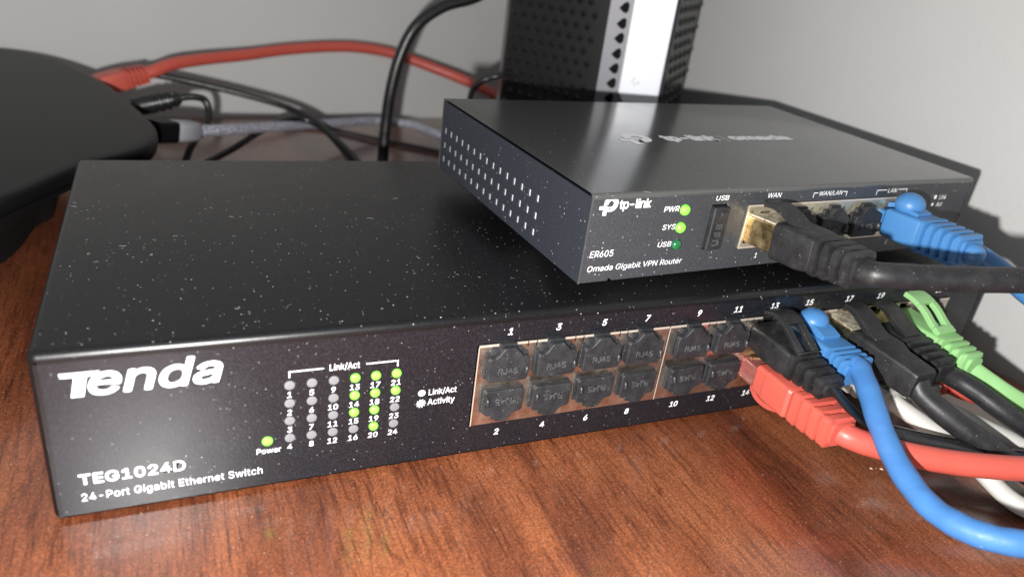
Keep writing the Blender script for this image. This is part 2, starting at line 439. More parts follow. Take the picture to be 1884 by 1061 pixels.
def sun(g):
    disc(g, (84.3, 18.55), .66, TF)
    for k in range(10):
        a = k*math.pi/5; d = Vector((math.cos(a), 0, math.sin(a))); s_ = Vector((-d.z, 0, d.x))*.15; cc = Vector((84.3, 0, 18.55))
        g.add([cc+d*.78-s_, cc+d*1.28-s_, cc+d*1.28+s_, cc+d*.78+s_], [(0, 1, 2, 3)], TF)
pr(sw, "blink_print", sun)
pr(sw, "lettering", lambda g: text(g, "Activity", 86.1, 93.5, 17.3, 19.75, TF, bold=.004))

PORT = {}                                     # port number -> (x, z, flipped)
for b in range(3):
    xm = PX0+PW*(b+.5)
    for k in range(4):
        cx = xm+(k-1.5)*14.2
        PORT[b*8+k*2+1] = (cx, 28.6, False); PORT[b*8+k*2+2] = (cx, 17.3, True)
off = {0: 0.3, 1: 1.5, 2: 1.9}
for i in range(24):
    x, z, fl_ = PORT[i+1]
    if fl_:
        if i+1 <= 14: ctext(MB(), str(i+1), x+.15+(.3 if i > 7 else 0), 5.7+.045*(i//2), 2.0, TF, bold=.018, shear=.12).build("port_number", M['print'], sw, smooth=False)
    else: ctext(MB(), str(i+1), x+off[i//8], 37.72+.022*i/2, 2.05, TF, bold=.018, shear=.18).build("port_number", M['print'], sw, smooth=False)

def socket_outline(cx, cz, flip, g=0.0):
    o = [(-6.1-g, -4.0-g), (6.1+g, -4.0-g), (6.1+g, 3.6+g), (4.1+g, 3.6+g), (4.1+g, 5.0+g), (2.0+g, 5.0+g), (2.0+g, 6.2+g), (-2.0-g, 6.2+g), (-2.0-g, 5.0+g), (-4.1-g, 5.0+g), (-4.1-g, 3.6+g), (-6.1-g, 3.6+g)]
    sg = -1 if flip else 1
    return [(cx+sg*a, cz+sg*c) for a, c in o]
def well(mb, out, y0, y1, T):
    n = len(out); v = [(a, y0, c) for a, c in out]+[(a, y1, c) for a, c in out]
    mb.add(v, [(i, (i+1) % n, (i+1) % n+n, i+n) for i in range(n)]+[tuple(range(n, 2*n))], T)
for b in range(3):
    x0, x1 = PX0+PW*b+.18, PX0+PW*(b+1)-.18
    sh = MB(); outs = []
    for k in range(8):
        cx, cz, fl_ = PORT[b*8+k+1]; outs.append(socket_outline(cx, cz-.3*(0 if fl_ else 1), fl_, -.15))
    plate(sh, [rect(x0, x1, PZ0, PZ1)]+outs, -.35, 0.0)
    blk = sh.build("port_block", M['nickel'], sw, label=["metal port block with eight plugged sockets", None, None][b] or "metal port block with cables in its sockets")
    wl = MB()
    for o_ in outs: well(wl, o_, -.05, 12, I)
    wl.build("socket", M['dark'], blk, kind="stuff")
    # bright folded edge with its spring slots, along the top and the left of the shield
    le = MB(); xs = [x0]
    for k in range(4):
        c = PORT[b*8+2*k+1][0]; xs += [c-1.9, c+1.9] if k == 0 else [c-1.9, c+1.9]
    segs = []
    for k in range(5):
        a = x0 if k == 0 else PORT[b*8+2*k-1][0]+2.6; e = x1 if k == 4 else PORT[b*8+2*k+1][0]-2.6
        if 0 < k < 4:
            m1 = (a+e)/2; segs += [(a, m1-1.55), (m1-1.15, m1+1.0), (m1+1.4, e)]
        else: segs.append((a, e))
    for a, e in segs: le.box(a, e, -.55, -.36, PZ1-.55, PZ1+.08)
    le.box(x0-.12, x0+.16, -.5, -.36, PZ0, PZ1-.6)
    le.build("shield_edge", M['nickel_edge'], blk)
    # small spring slots
    sl = MB()
    for k in range(1, 4):
        m1 = (PORT[b*8+2*k-1][0]+PORT[b*8+2*k+1][0])/2
        for q in (-1.35, 1.2): sl.box(m1+q-.18, m1+q+.18, -.37, -.355, PZ1-1.6, PZ1-.1)
    sl.build("spring_slot", M['dark'], blk, kind="stuff")

# ------------------------------------------------------------------ rubber dust plugs
def dust_plug(cx, cz, flip, label, T=I, group="rubber dust plugs in the switch", n_=[0]):
    sg = -1 if flip else 1
    n_[0] += 1
    ang = random.uniform(-.04, .04); dep = random.uniform(-.6, .45)
    def L(v):
        x, z = v.x*math.cos(ang)-v.z*math.sin(ang), v.x*math.sin(ang)+v.z*math.cos(ang)
        return T(Vector((cx+sg*x, v.y+dep, cz+sg*z)))
    mb = MB()
    back = [(-6.1, -3.9), (6.1, -3.9), (6.1, 3.5), (4.3, 3.5), (4.3, 4.9), (2.3, 4.9), (2.3, 6.3), (-2.3, 6.3), (-2.3, 4.9), (-4.3, 4.9), (-4.3, 3.5), (-6.1, 3.5)]
    front = [(-5.7, -3.75), (-5.1, -4.2), (5.3, -4.2), (5.95, -3.6), (6.0, 2.5), (5.3, 3.2), (3.9, 3.3), (3.2, 4.2), (2.3, 5.0), (1.6, 5.9), (-1.7, 5.9), (-2.4, 4.9), (-3.0, 3.9), (-4.0, 3.2), (-5.3, 3.1), (-5.8, 2.4)]
    mb.prism(back, 5.0, -1.35, 'y', L)
    o = mb.build("dust_plug", M['black_rubber'], None, bevel=.22, label=label, category="dust plug", group=group)
    mf = MB(); mf.prism(front, -1.36, -3.1, 'y', L); mf.build("face", M['black_rubber'], o, bevel=.4, seg=3)
    nb = MB(); nb.sphere((5.0, -3.25, -.9), 1, L, 14, 9, (.72, 1.1, 1.55)); nb.build("nub", M['nub'], o)
    tx = MB(); text(tx, "RJ45", -2.9, 2.6, -1.7, .15, lambda v: L(Vector((v.x, v.y-3.16, v.z))), bold=-.012, depth=.22)
    tx.build("lettering", M['rubber_letter'], o, smooth=False)
    return o
row = {1: "leftmost rubber dust plug in the top row of the switch", 3: "second rubber dust plug from the left in the switch's top row",
       5: "third rubber dust plug from the left in the switch's top row", 7: "top-row rubber dust plug at the right end of the first metal block",
       9: "top-row rubber dust plug at the left end of the second metal block", 11: "top-row rubber dust plug touching the slim black connector",
       2: "leftmost rubber dust plug in the bottom row of the switch", 4: "second rubber dust plug from the left in the switch's bottom row",
       6: "third rubber dust plug from the left in the switch's bottom row", 8: "bottom-row rubber dust plug at the right end of the first metal block",
       10: "bottom-row rubber dust plug at the left end of the second metal block", 12: "bottom-row rubber dust plug touching the red connector",
       23: "dark rubber dust plug behind the pale green connector"}
for k, lb in row.items():
    x, z, fl_ = PORT[k]
    dust_plug(x-(0.55 if not fl_ else .25), z+(-.1 if fl_ else .2), fl_, lb)

# ------------------------------------------------------------------ the VPN router on top
RX, RY, RZ, RA = 125.47, 1.45, 49.45, .065
cr, sr = math.cos(RA), math.sin(RA)
RT_ = lambda v: Vector((RX+cr*v.x-sr*v.y, RY+sr*v.x+cr*v.y, RZ+v.z))
RW, RD, RH = 158.0, 101.0, 25.1
ro = empty("vpn_router", None, label="small dark grey router standing on the right of the black switch", category="router")
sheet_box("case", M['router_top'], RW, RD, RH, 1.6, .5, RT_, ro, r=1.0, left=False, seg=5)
fp = MB()
UX0, UX1, UZ0, UZ1 = 40.5, 46.7, 6.9, 20.6
rleds = [(30.95, 19.5), (30.82, 14.35), (30.7, 9.25)]
plate(fp, [rect(.55, RW-.55, .15, RH-1.7), rect(54.1, 125.2, 6.4, 19.85), rect(UX0, UX1, UZ0, UZ1)]+[circ(x, z, 1.62) for x, z in rleds]+[[(9.6, .15), (10.9, .15), (10.9, .8), (9.6, .8)]], .12, 1.0, RT_)
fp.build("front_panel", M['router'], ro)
lp = MB()
slots = [rect(26.85+k*5.013-.72, 26.85+k*5.013+.72, z-1.1, z+1.1) for k in range(15) for z in (14.25, 9.05, 4.0)]
v_, f_ = curve_mesh([rect(.3, RD-.6, .15, RH-.9)]+slots, .7)
lp.add([(.42+c_, a, b) for a, b, c_ in v_], f_, RT_)
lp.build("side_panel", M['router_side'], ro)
vs = MB()
for r_ in slots:
    (a, b), (c, d) = r_[0], r_[2]
    vs.box(.5, .75, a-.1, c+.1, b-.1, d+.1, RT_)
vs.build("vent_slot", M['zinc'], ro, kind="stuff")
for fx in (27, RW-24):
    for fy in (30, RD-18):
        MB().loft([[(fx+5*math.cos(i*.5236), fy+5*math.sin(i*.5236), z) for i in range(12)] for z in (H_-RZ+.02, -.05)], RT_).build("foot", M['black_rubber'], ro)
RF = lambda v: RT_(Vector((v.x, v.y+.07, v.z)))
for (x, z), on in zip(rleds, (1, 1, 0)):
    rings = [[(x+1.55*k*math.cos(i*.3927), y, z+1.55*k*math.sin(i*.3927)) for i in range(16)] for k, y in ((1, .6), (1, -.15), (.92, -.6), (.68, -.95), (.3, -1.1))]
    MB().loft(rings, RT_).build("led", M['led_on'] if on else M['led_dark_green'], ro, angle=60, label="lit green indicator lamp" if on else "unlit dark green indicator lamp")
def tp_mark(mb, T, ox, oz, k=1.0):
    c = (6.1, 22.35); R1, R0 = 2.15, .85; n = 26; a0, a1 = math.radians(-112), math.radians(192)
    pts = [(c[0]+R1*math.cos(a0+(a1-a0)*i/n), c[1]+R1*math.sin(a0+(a1-a0)*i/n)) for i in range(n+1)]
    inn = [(c[0]+R0*math.cos(a0+(a1-a0)*i/n), c[1]+R0*math.sin(a0+(a1-a0)*i/n)) for i in range(n+1)]
    P = lambda p: (ox+(p[0]-2.7)*k, 0, oz+(p[1]-19.2)*k)
    mb.add([P(p) for p in pts]+[P(p) for p in inn], [(i, i+1, n+2+i, n+1+i) for i in range(n)], T)
    for q in ([(2.7, 20.85), (5.05, 20.85), (5.05, 21.75), (2.7, 21.75)], [(3.95, 19.2), (5.05, 19.2), (5.05, 20.85), (3.95, 20.85)], [(5.3, 20.2), (6.1, 20.2), (6.1, 21.5), (5.3, 21.5)]):
        mb.add([P(p) for p in q], [(0, 1, 2, 3)], T)
lt = MB(); tp_mark(lt, RF, 2.7, 19.2, 1.0)
text(lt, "tp-link", 8.75, 19.0, 20.1, 23.4, RF, bold=.018, space=.95)
lt.build("brand_lettering", M['print'], ro, smooth=False)
for t_, a, b, c, d in (("ER605", 2.4, 9.8, 7.4, 9.3), ("Omada Gigabit VPN Router", 2.4, 34.2, 2.85, 5.0), ("PWR", 23.8, 28.95, 19.2, 20.75), ("SYS", 24.6, 29.05, 13.95, 15.5),
        ("USB", 24.3, 28.9, 8.85, 10.4), ("USB", 41.3, 46.0, 21.7, 23.15), ("WAN", 60.9, 66.2, 21.75, 23.2), ("WAN/LAN", 82.1, 92.3, 21.35, 23.0), ("LAN", 113.7, 118.0, 21.35, 22.75),
        ("1", 62.2, None, 2.6, 4.2), ("5", 121.5, None, 2.8, 4.3), ("Link", 141.8, 145.5, 17.95, 19.6), ("Act", 141.6, 144.7, 15.35, 16.95)):
    pr(ro, "lettering", lambda g: text(g, t_, a, b, c, d, RF, bold=.0 if a < 3 else .004, shear=.1))
pr(ro, "bracket_print", lambda g: (bar(g, 79.7, 81.5, 22.35, 22.6, RF), bar(g, 79.7, 79.95, 21.0, 22.35, RF)))
pr(ro, "bracket_print", lambda g: (bar(g, 92.7, 94.4, 22.35, 22.6, RF), bar(g, 94.15, 94.4, 21.0, 22.35, RF)))
pr(ro, "bracket_print", lambda g: (bar(g, 108.3, 113.0, 22.2, 22.45, RF), bar(g, 108.3, 108.55, 20.8, 22.2, RF)))
pr(ro, "bracket_print", lambda g: (bar(g, 118.7, 123.1, 22.2, 22.45, RF), bar(g, 122.85, 123.1, 20.8, 22.2, RF)))
pr(ro, "dot_print", lambda g: disc(g, (139.6, 18.85), .75, RF)); pr(ro, "dot_print", lambda g: disc(g, (139.4, 16.1), .62, RF))
tl = MB()
RTop = lambda v: RT_(Vector((v.x, v.z, RH+.06-v.y)))
tp_mark(tl, RTop, 40.2, 42.4, 2.4)
text(tl, "tp-link", 58.4, 82.5, 44.6, 53.2, RTop, bold=.06)
bar(tl, 85.2, 85.6, 45.0, 52.5, RTop)
text(tl, "omada", 88.2, 118.2, 46.6, 52.9, RTop, bold=.065)
tl.build("top_lettering", M['print'], ro, smooth=False)
# port shield of the router
rp_ = [(61.3+14.15*k, 12.6) for k in range(5)]
def rsock(cx, cz):
    return [(cx-5.9, cz-4.6), (cx+5.9, cz-4.6), (cx+5.9, cz+2.6), (cx+4.0, cz+2.6), (cx+4.0, cz+4.0), (cx+2, cz+4.0), (cx+2, cz+5.2), (cx-2, cz+5.2), (cx-2, cz+4.0), (cx-4, cz+4.0), (cx-4, cz+2.6), (cx-5.9, cz+2.6)]
outs = [rsock(*p) for p in rp_]
win = [circ(c+s_*5.3, 17.6, .55, 10) for c, _ in rp_ for s_ in (-1, 1)]
rs = MB(); plate(rs, [rect(54.2, 125.1, 6.5, 19.75)]+outs+win, -.35, .2, RT_)
rb = rs.build("port_block", M['cream'], ro, label="pale metal port block with five sockets")
wl = MB()
for o_ in outs: well(wl, o_, 0, 12, RT_)
wl.build("socket", M['dark'], rb, kind="stuff")
iw = MB()
for c, _ in rp_:
    for s_ in (-1, 1): iw.sphere((c+s_*5.3, .15, 17.6), .5, RT_, 10, 6)
iw.build("port_lamp", M['led_dark_green'], rb, kind="stuff")
re_ = MB(); re_.box(54.05, 125.2, -.5, -.36, 19.45, 19.95, RT_); re_.box(54.05, 54.45, -.5, -.36, 6.4, 19.4, RT_); re_.box(54.5, 125.2, -.48, -.36, 6.4, 6.75, RT_)
re_.build("shield_edge", M['nickel_edge'], rb)
for k, lb in ((1, "rubber dust plug in the router's second socket, behind the gold connector"), (2, "rubber dust plug in the middle socket of the router"), (3, "rubber dust plug in the router, next to the blue connector")):
    dust_plug(rp_[k][0]+(0 if k < 3 else .6), 12.3, False, lb, RT_, "rubber dust plugs in the router")
# USB cover
uc = MB()
uc.prism([(UX0+.35, UZ0+.25), (UX1-.35, UZ0+.25), (UX1-.35, UZ1-.6), (UX0+.35, UZ1-.6)], -1.3, 3, 'y', RT_)
uco = uc.build("port_cover", M['black_rubber'], None, bevel=.5, seg=3, label="tall black rubber cover over the USB socket of the router", category="port cover")
ut = MB()
def UV(v): return RT_(Vector((43.6+1.05-v.z, -1.36+v.y, 8.6+v.x)))
text(ut, "USB", 0, 6.6, 0, 2.1, UV, bold=0, space=1.2, depth=.2); ut.build("lettering", M['rubber_letter'], uco, smooth=False)
un = MB(); un.prism([(43.0, 17.2), (45.6, 17.2), (45.6, 19.0), (43.0, 19.0)], -1.8, -1.29, 'y', RT_); un.build("pull_tab", M['black_rubber'], uco, bevel=.3)
MB().box(UX0-.1, UX1+.1, 3.2, 3.6, UZ0-.1, UZ1+.1, RT_).build("usb_socket", M['dark'], ro)

# ------------------------------------------------------------------ cables with connectors
def frame(o, d, up):
    d = Vector(d).normalized(); up = Vector(up); x = d.cross(up).normalized(); u = x.cross(d)
    o = Vector(o); return lambda v: o+x*v.x+d*v.y+u*v.z       # y runs out of the socket
def boot_loft(secs, r=1.2): return [rrect(a[1], a[2], min(r, a[1]/2-.2, a[2]/2-.2), a[0], a[3] if len(a) > 3 else 0) for a in secs]
def hood(profile, wdt, t, slot=None):
    """Latch guard: a strip that follows a profile of (out, up) points, with an optional slot."""
    c = spline([(0, a, b) for a, b in profile], 6); mb = MB()
    def strip(x0, x1, i0, i1):
        rings = []
        for i in range(i0, i1+1):
            q = (c[min(i+1, len(c)-1)]-c[max(i-1, 0)]).normalized(); nn = Vector((0, -q.z, q.y))
            a, b = c[i]+nn*t/2, c[i]-nn*t/2
            rings.append([(x0, a.y, a.z), (x1, a.y, a.z), (x1, b.y, b.z), (x0, b.y, b.z)])
        return rings
    N = len(c)-1
    if slot:
        i0, i1 = int(N*slot[0]), int(N*slot[1]); g = slot[2]
        for part in ((-wdt/2, wdt/2, 0, i0), (-wdt/2, -g/2, i0, i1), (g/2, wdt/2, i0, i1), (-wdt/2, wdt/2, i1, N)):
            mb.loft(strip(*part))
    else: mb.loft(strip(-wdt/2, wdt/2, 0, N))
    return mb
def xf(mb, T): mb.v = [tuple(T(Vector(v))) for v in mb.v]; return mb
def cable_thing(label, T, boot, ribs, bm_, cm, path, wd, ht=None, plug=None, hoodp=None, knob=None, neck=None, group=None, wob=0, twist=0, up=(0, 0, 1), rib_n=None):
    t = empty("ethernet_cable", None, label=label, category="cable")
    if group: t["group"] = group
    if plug:
        for nm, mat, secs in plug:
            MB().loft(boot_loft(secs, .5), T).build(nm, mat, t)
    b = MB().loft(boot_loft(boot), T).build("boot", bm_, t, angle=50, bevel=.18)
    if ribs:
        u0, u1, nr, w1, h1, w2, h2, zc = ribs; rm = MB(); st = (u1-u0)/nr
        for k in range(nr):
            f0 = k/(max(nr-1, 1)); ww, hh = w1+(w2-w1)*f0, h1+(h2-h1)*f0; a = u0+k*st
            rm.loft(boot_loft([(a+.35, ww-1.7, hh-1.7, zc), (a+.65, ww, hh, zc), (a+st-.95, ww, hh, zc), (a+st-.6, ww-1.7, hh-1.7, zc)], 1.6), T)
        rm.loft(boot_loft([(u0-.5, w1-3.0, h1-3.0, zc), (u1+.4, w2-2.6, h2-2.6, zc)], 1.6), T)
        for sx in (-1, 1): rm.box(sx*(w2/2-1.4)-.7, sx*(w2/2-1.4)+.7, u0-.4, u1-.6, zc-h2/2+.2, zc-h2/2+1.2, T)
        rm.build("strain_relief", bm_, t, angle=50)
    if hoodp:
        h_ = xf(hood(*hoodp), T); h_.build("latch_guard", bm_, t, bevel=.3, seg=2)
    if knob: MB().sphere(*knob[:2], T, 22, 14, knob[2]).build("latch_knob", bm_, t)
    c = MB(); tube(c, path, wd, ht, wob=wob, twist=twist, up=Vector(up)); c.build("jacket", cm, t)
    return t
Zp = Vector((0, 0, 1))
def sp(k): return (PORT[k][0], 0, PORT[k][1]-(.4 if not PORT[k][2] else -.2))

# port 13: slim black connector with a slotted guard and a flat cable
T = frame(sp(13), (.02, -1, -.05), Zp)
cable_thing("flat glossy black cable with slim slotted connector beside the blue one", T, [(-1, 11.4, 7.4), (4, 11.6, 7.8), (5, 12.0, 8.6), (14, 11.8, 8.6), (16.5, 10.6, 7.6)],
    (16, 30, 4, 11.0, 8.4, 8.6, 6.6, -.1), M['boot_black'], M['flat_black'],
    [(195.6, -28.6, 27.6), (198.2, -34.5, 23.6), (203.2, -39.0, 20.5), (212.2, -43.4, 18.4), (225.1, -48.4, 16.4), (238.1, -53.3, 14.8), (252.4, -57.8, 12.9), (270, -63.6, 10.6), (300, -80, 6)], 6.0, 1.7,
    hoodp=([(18.5, 4.4), (14, 6.6), (9.5, 9.0), (5, 10.2), (1.0, 8.8)], 8.0, 1.5, (.06, .52, 3.2)), up=(.3, -.2, 1))
# port 14: red
T = frame(sp(14), (-.02, -1, .01), -Zp)
cable_thing("thick red cable plugged into the switch's bottom row, sweeping right", T, [(7.5, 11.5, 8.4), (8, 12.2, 9.2), (12, 12.4, 9.6), (12.2, 12.8, 10.0), (22, 12.8, 10.0), (23, 11.6, 9.2)],
    (23.4, 38.5, 4, 12.0, 10.4, 10.6, 9.4, 0), M['red_boot'], M['red'],
    [(194.6, -36.5, 17.6), (196, -39.5, 17.4), (200.4, -43.3, 16.8), (210.3, -49.9, 16.2), (220.2, -55.9, 16.4), (230, -61.5, 17.4), (240.7, -66.5, 18.1), (259.4, -74, 17), (290, -92, 8), (318, -120, 3)], 6.9,
    plug=[("plug", M['clear_red'], [(-4, 11.4, 6.6, .3), (8, 11.4, 6.9, .3)])],
    hoodp=([(20, 4.6), (16, 6.6), (12, 7.8), (8, 7.7), (5.6, 6.4), (4.8, 5.0)], 6.5, 1.6), wob=.006)
pc = MB()
for k in range(8): pc.box(-3.9+k*1.02, -3.45+k*1.02, -2.5, 2.6, -3.75, -3.45, T)
pc.build("contact", M['gold'], bpy.data.objects['ethernet_cable.001'], kind="stuff")
# port 15: blue with round knob
T = frame(sp(15), (.0, -1, -.03), Zp)
cable_thing("thick blue cable curving over the red one into the foreground", T, [(-1, 10.8, 6.6), (2, 11.4, 7.6), (10, 11.8, 8.4), (16, 11.6, 8.8), (17, 11.4, 8.8)],
    (16.6, 25.5, 4, 11.9, 9.2, 12.4, 9.2, 0), M['blue_boot'], M['blue'],
    [(208.6, -23.5, 29.6), (208.4, -26.6, 29.4), (204.8, -34.9, 26.8), (200.3, -44.9, 22.9), (197.3, -55.5, 18.9), (194.3, -67, 17.7), (193.9, -76.1, 18.9), (196.6, -82.8, 20.4), (202.4, -87.7, 21.5), (212.6, -93.4, 21.5), (240, -106, 14), (280, -130, 4)], 6.4,
    knob=((0, 4.6, 6.4), 4.9, (.95, .95, .72)), hoodp=([(13, 4.4), (9, 5.4), (5, 5.6)], 7.0, 2.2), wob=.03)
# port 17: large gold plug
T = frame(sp(17), (.03, -1, -.04), Zp)
cable_thing("thick black cable with big black connector on a gold plug, beside the blue connector", T, [(10.2, 12.4, 9.4), (10.6, 12.9, 10.4), (20, 12.9, 10.6), (24, 10.2, 9.4), (33, 9.8, 9.0), (34.5, 8.6, 8.0)],
    None, M['boot_black'], M['cable_black'],
    [(226.6, -32.5, 26.6), (227.2, -35.5, 23.8), (231.6, -43.5, 20.0), (237.8, -51.2, 16.2), (244.6, -56.7, 12.2), (255.2, -63.8, 7.6), (271.2, -73, 5), (300, -95, 4)], 7.0,
    plug=[("gold_plug", M['gold'], [(-3, 11.8, 8.6, .2), (10.5, 12.0, 8.8, .2)]), ("plug_top", M['gold_dust'], [(-2.5, 11.4, .5, 4.75), (10.0, 11.6, .5, 4.85)])],
    hoodp=([(17.5, 4.6), (13.5, 5.8), (9.5, 7.8), (6, 9.2), (2.6, 9.3)], 7.4, 2.0), wob=.014)
# port 18 and 20: white
T = frame(sp(18), (.02, -1, -.02), -Zp)
cable_thing("white cable running under the red one to the lower right corner", T, [(-1, 11.4, 7.4), (8, 11.8, 8.6), (16, 12.0, 9.0), (17, 11.0, 8.4)],
    (17, 29, 4, 11.4, 9.0, 9.4, 8.0, 0), M['shaded_white_boot'], M['white'],
    [(225.9, -28, 17.2), (226.4, -30.5, 16.6), (231.3, -36.9, 13.7), (237.1, -45.1, 10.4), (239.7, -51.9, 7.4), (242.5, -60.7, 3.6), (246.3, -67.1, 2.4), (255.1, -75.4, 1.8), (285, -100, 1.8)], 5.4)
T = frame(sp(20), (.02, -1, -.02), -Zp)
cable_thing("white cable between the two thick black ones at the right", T, [(-1, 11.4, 7.4), (8, 11.8, 8.6), (18, 12.0, 9.0), (19, 11.0, 8.4)],
    (19, 30, 4, 11.4, 9.0, 9.4, 8.0, 0), M['shaded_white_boot'], M['white'],
    [(240.2, -29, 17.2), (241, -31.5, 16.6), (246.1, -36.2, 14.6), (251.1, -40.4, 13.0), (261.5, -49.8, 10.0), (275.5, -59.4, 6.1), (300, -78, 2.2)], 5.4)
# port 19: black with guard
T = frame(sp(19), (.04, -1, -.05), Zp)
cable_thing("black cable plugged in between the big black connector and the green one", T, [(7, 11.4, 8.4), (7.4, 12.0, 9.2), (17, 11.8, 9.2), (18, 10.6, 8.2)],
    (18, 30.5, 4, 11.2, 9.4, 9.2, 8.2, 0), M['boot_black'], M['cable_black'],
    [(242.2, -27, 25.8), (247.2, -31.0, 24.0), (250.9, -37, 22.2), (255, -44.5, 19.2), (262.5, -51.8, 15.1), (276.5, -60.8, 9.1), (305, -82, 3.4)], 6.2,
    plug=[("gold_plug", M['gold'], [(-3, 11.6, 7.4, 0), (8, 11.6, 7.6, 0)])],
    hoodp=([(16.5, 4.2), (12.5, 5.6), (8.5, 7.4), (5, 8.6), (1.8, 8.5)], 6.8, 1.8), wob=.006)
# port 21: green
T = frame(sp(21), (.05, -1, -.04), Zp)
cable_thing("pale green flat cable with slotted latch guard, beside the last socket", T, [(-1, 11.2, 7.2), (5, 11.6, 7.8), (15, 11.8, 8.4), (19, 11.4, 8.6)],
    (18.6, 29.5, 4, 11.2, 8.8, 9.0, 7.6, 0), M['green'], M['green'],
    [(255.2, -27.5, 26.2), (257.6, -30, 24.6), (260.6, -33, 22.8), (264.3, -37.3, 20.6), (270.3, -41.7, 17.9), (284.9, -50.7, 12.5), (310, -70, 5)], 5.6, 2.6,
    hoodp=([(17.6, 4.4), (13.6, 6.2), (9.4, 8.8), (5, 10.4), (1.2, 10.8)], 8.6, 1.8, (.20, .64, 3.9)), up=(-.75, -.4, .45))
# port 22: red, mostly hidden
T = frame(sp(22), (.02, -1, -.02), -Zp)
cable_thing("thin red cable showing behind the thick black cable at the right edge", T, [(-1, 11.4, 7.4), (6, 11.8, 8.6), (15, 12.0, 9.0), (16, 11.0, 8.4)],
    (16, 26, 4, 11.0, 8.6, 9.0, 7.6, 0), M['red_boot'], M['red'],
    [(255, -25.5, 16.6), (258.5, -27.6, 15.4), (264, -30.4, 14.2), (269.7, -32.7, 12.9), (280.2, -37.7, 9.3), (294.3, -44.9, 4.8), (312, -58, 2.4)], 4.6)
# router WAN
T = frame(RT_(Vector((rp_[0][0], 0, 12.4))), (sr*.9+.015, -cr, .075), Zp)
WB = [T(Vector((0, y, 0))) for y in (34.5, 38)]
cable_thing("black cable on gold plug with latch guard in the router's first socket", T, [(10.4, 12.2, 9.6), (10.8, 12.7, 10.6), (20, 12.6, 10.6), (24, 11.4, 9.6)],
    (23.5, 36.5, 4, 11.8, 10.6, 10.2, 9.4, 0), M['boot_black'], M['cable_black'],
    [tuple(WB[0]), tuple(WB[1]), (191.0, -35.0, 65.3), (195.5, -37.4, 65.8), (202.5, -40.6, 66.4), (212.6, -45.5, 67.6), (225, -51, 69.1), (244.9, -58.4, 69), (275, -74, 52), (308, -100, 14), (318, -135, 3)], 6.7,
    plug=[("gold_plug", M['gold'], [(-4, 11.6, 8.2, .2), (10.6, 11.8, 8.4, .2)]), ("plug_top", M['gold_dust'], [(-3.5, 11.0, .5, 4.55), (10.2, 11.2, .5, 4.65)])],
    hoodp=([(17.5, 4.4), (14, 5.4), (10, 7.4), (6, 8.4), (2.2, 8.2)], 6.4, 1.8), wob=.014)
# router LAN 5
T = frame(RT_(Vector((rp_[4][0], 0, 12.6))), (sr+.01, -cr, .02), Zp)
cable_thing("blue cable with round knob in the last socket of the router", T, [(2, 10.8, 7.2), (3, 12.0, 9.0), (14, 12.2, 9.6), (15, 11.6, 9.4)],
    (14.6, 29.5, 5, 12.4, 10.6, 11.6, 10.0, -.2), M['blue_boot'], M['blue_boot'],
    [tuple(T(Vector((0, 27.5, 0)))), tuple(T(Vector((0, 31, -.4)))), (250.9, -16.8, 61.3), (252.9, -21.2, 60.0), (255.9, -26.2, 57.6), (261.5, -30.8, 53.3), (273.6, -37.6, 45), (296, -52, 22), (312, -75, 4)], 6.2,
    plug=[("plug", M['blue_boot'], [(-4, 11.2, 6.6, 0), (3, 11.2, 6.8, 0)])],
    knob=((0, 6.2, 6.6), 4.9, (.95, .95, .8)), hoodp=([(12, 4.8), (9, 5.4), (4, 5.8), (1, 5.0)], 7.0, 1.6))

# ------------------------------------------------------------------ things behind: modem in the corner
mdm = empty("modem", None, label="tall black modem with white front panel standing in the corner behind", category="modem")
FP = [Vector(p) for p in ((216.9, 166.9, 0), (242.8, 150.3, 0), (286.5, 192.5, 0), (289, 232, 0), (204, 256, 0), (188, 214.3, 0))]
MB().prism([(p.x, p.y) for p in FP], DZ, 205, 'z').build("body", M['modem_side'], mdm, bevel=2.0, seg=3)
def face(a, b, off):
    d = (b-a).normalized(); nrm = Vector((d.y, -d.x, 0)); L_ = (b-a).length
    return (lambda v: a+d*v.x+nrm*(off-v.y)+Vector((0, 0, v.z))), L_
def dimples(a, b, parent, px=6.1, pz=5.5, x0=3.5, x1=3.5):
    T_, L_ = face(a, b, 0); mb = MB(); k = 0; z = 6.0
    while z < 200:
        x = x0+(px/2 if k % 2 else 0)
        while x < L_-x1:
            r_ = 2.0
            mb.add([(x-r_, -.05, z), (x, -.05, z-r_), (x+r_, -.05, z), (x, -.05, z+r_), (x+.2, -1.5, z+.4)], [(0, 1, 4), (1, 2, 4), (2, 3, 4), (3, 0, 4)], T_)
            x += px
        z += pz/1.0*.5*1.0+pz*.5; k += 1
    mb.build("dimple_relief", M['modem_side'], parent, smooth=False, kind="stuff")
dimples(FP[5], FP[0], mdm); dimples(FP[1], FP[2], mdm, 11.0, 5.6, 10, 6)
T_, L_ = face(FP[0], FP[1], .9)
st = MB()
hz = [64.2-6.9*k for k in range(9, 0, -1)]+[64.2, 71.3, 78.1, 84.9, 91.9, 98.4, 105.4]+[105.4+6.9*k for k in range(1, 13)]
hx = 7.9
vh = [[(hx-3.0, z-.6), (hx-.9, z-2.2), (hx+.5, z-2.6), (hx+1.6, z-1.4), (hx+1.6, z+1.4), (hx+.6, z+2.6), (hx-.9, z+1.9)] for z in hz]
plate(st, [rect(.8, L_-.8, DZ+2, 203)]+vh, 0.0, .6, T_)
st.build("front_strip", M['modem_strip'], mdm)
bk = MB(); bar(bk, 4, 13, DZ+3, 200, lambda v: T_(Vector((v.x, .75, v.z)))); bk.build("vent_hole", M['dark'], mdm)
T_, L_ = face(FP[0], FP[1], 5.0)
wp = MB()
wp.prism([(16.2, 61.2), (30.4, 60.6), (30.4, 200), (11.2, 200), (11.2, 68.5)], 0, 4.4, 'y', T_)
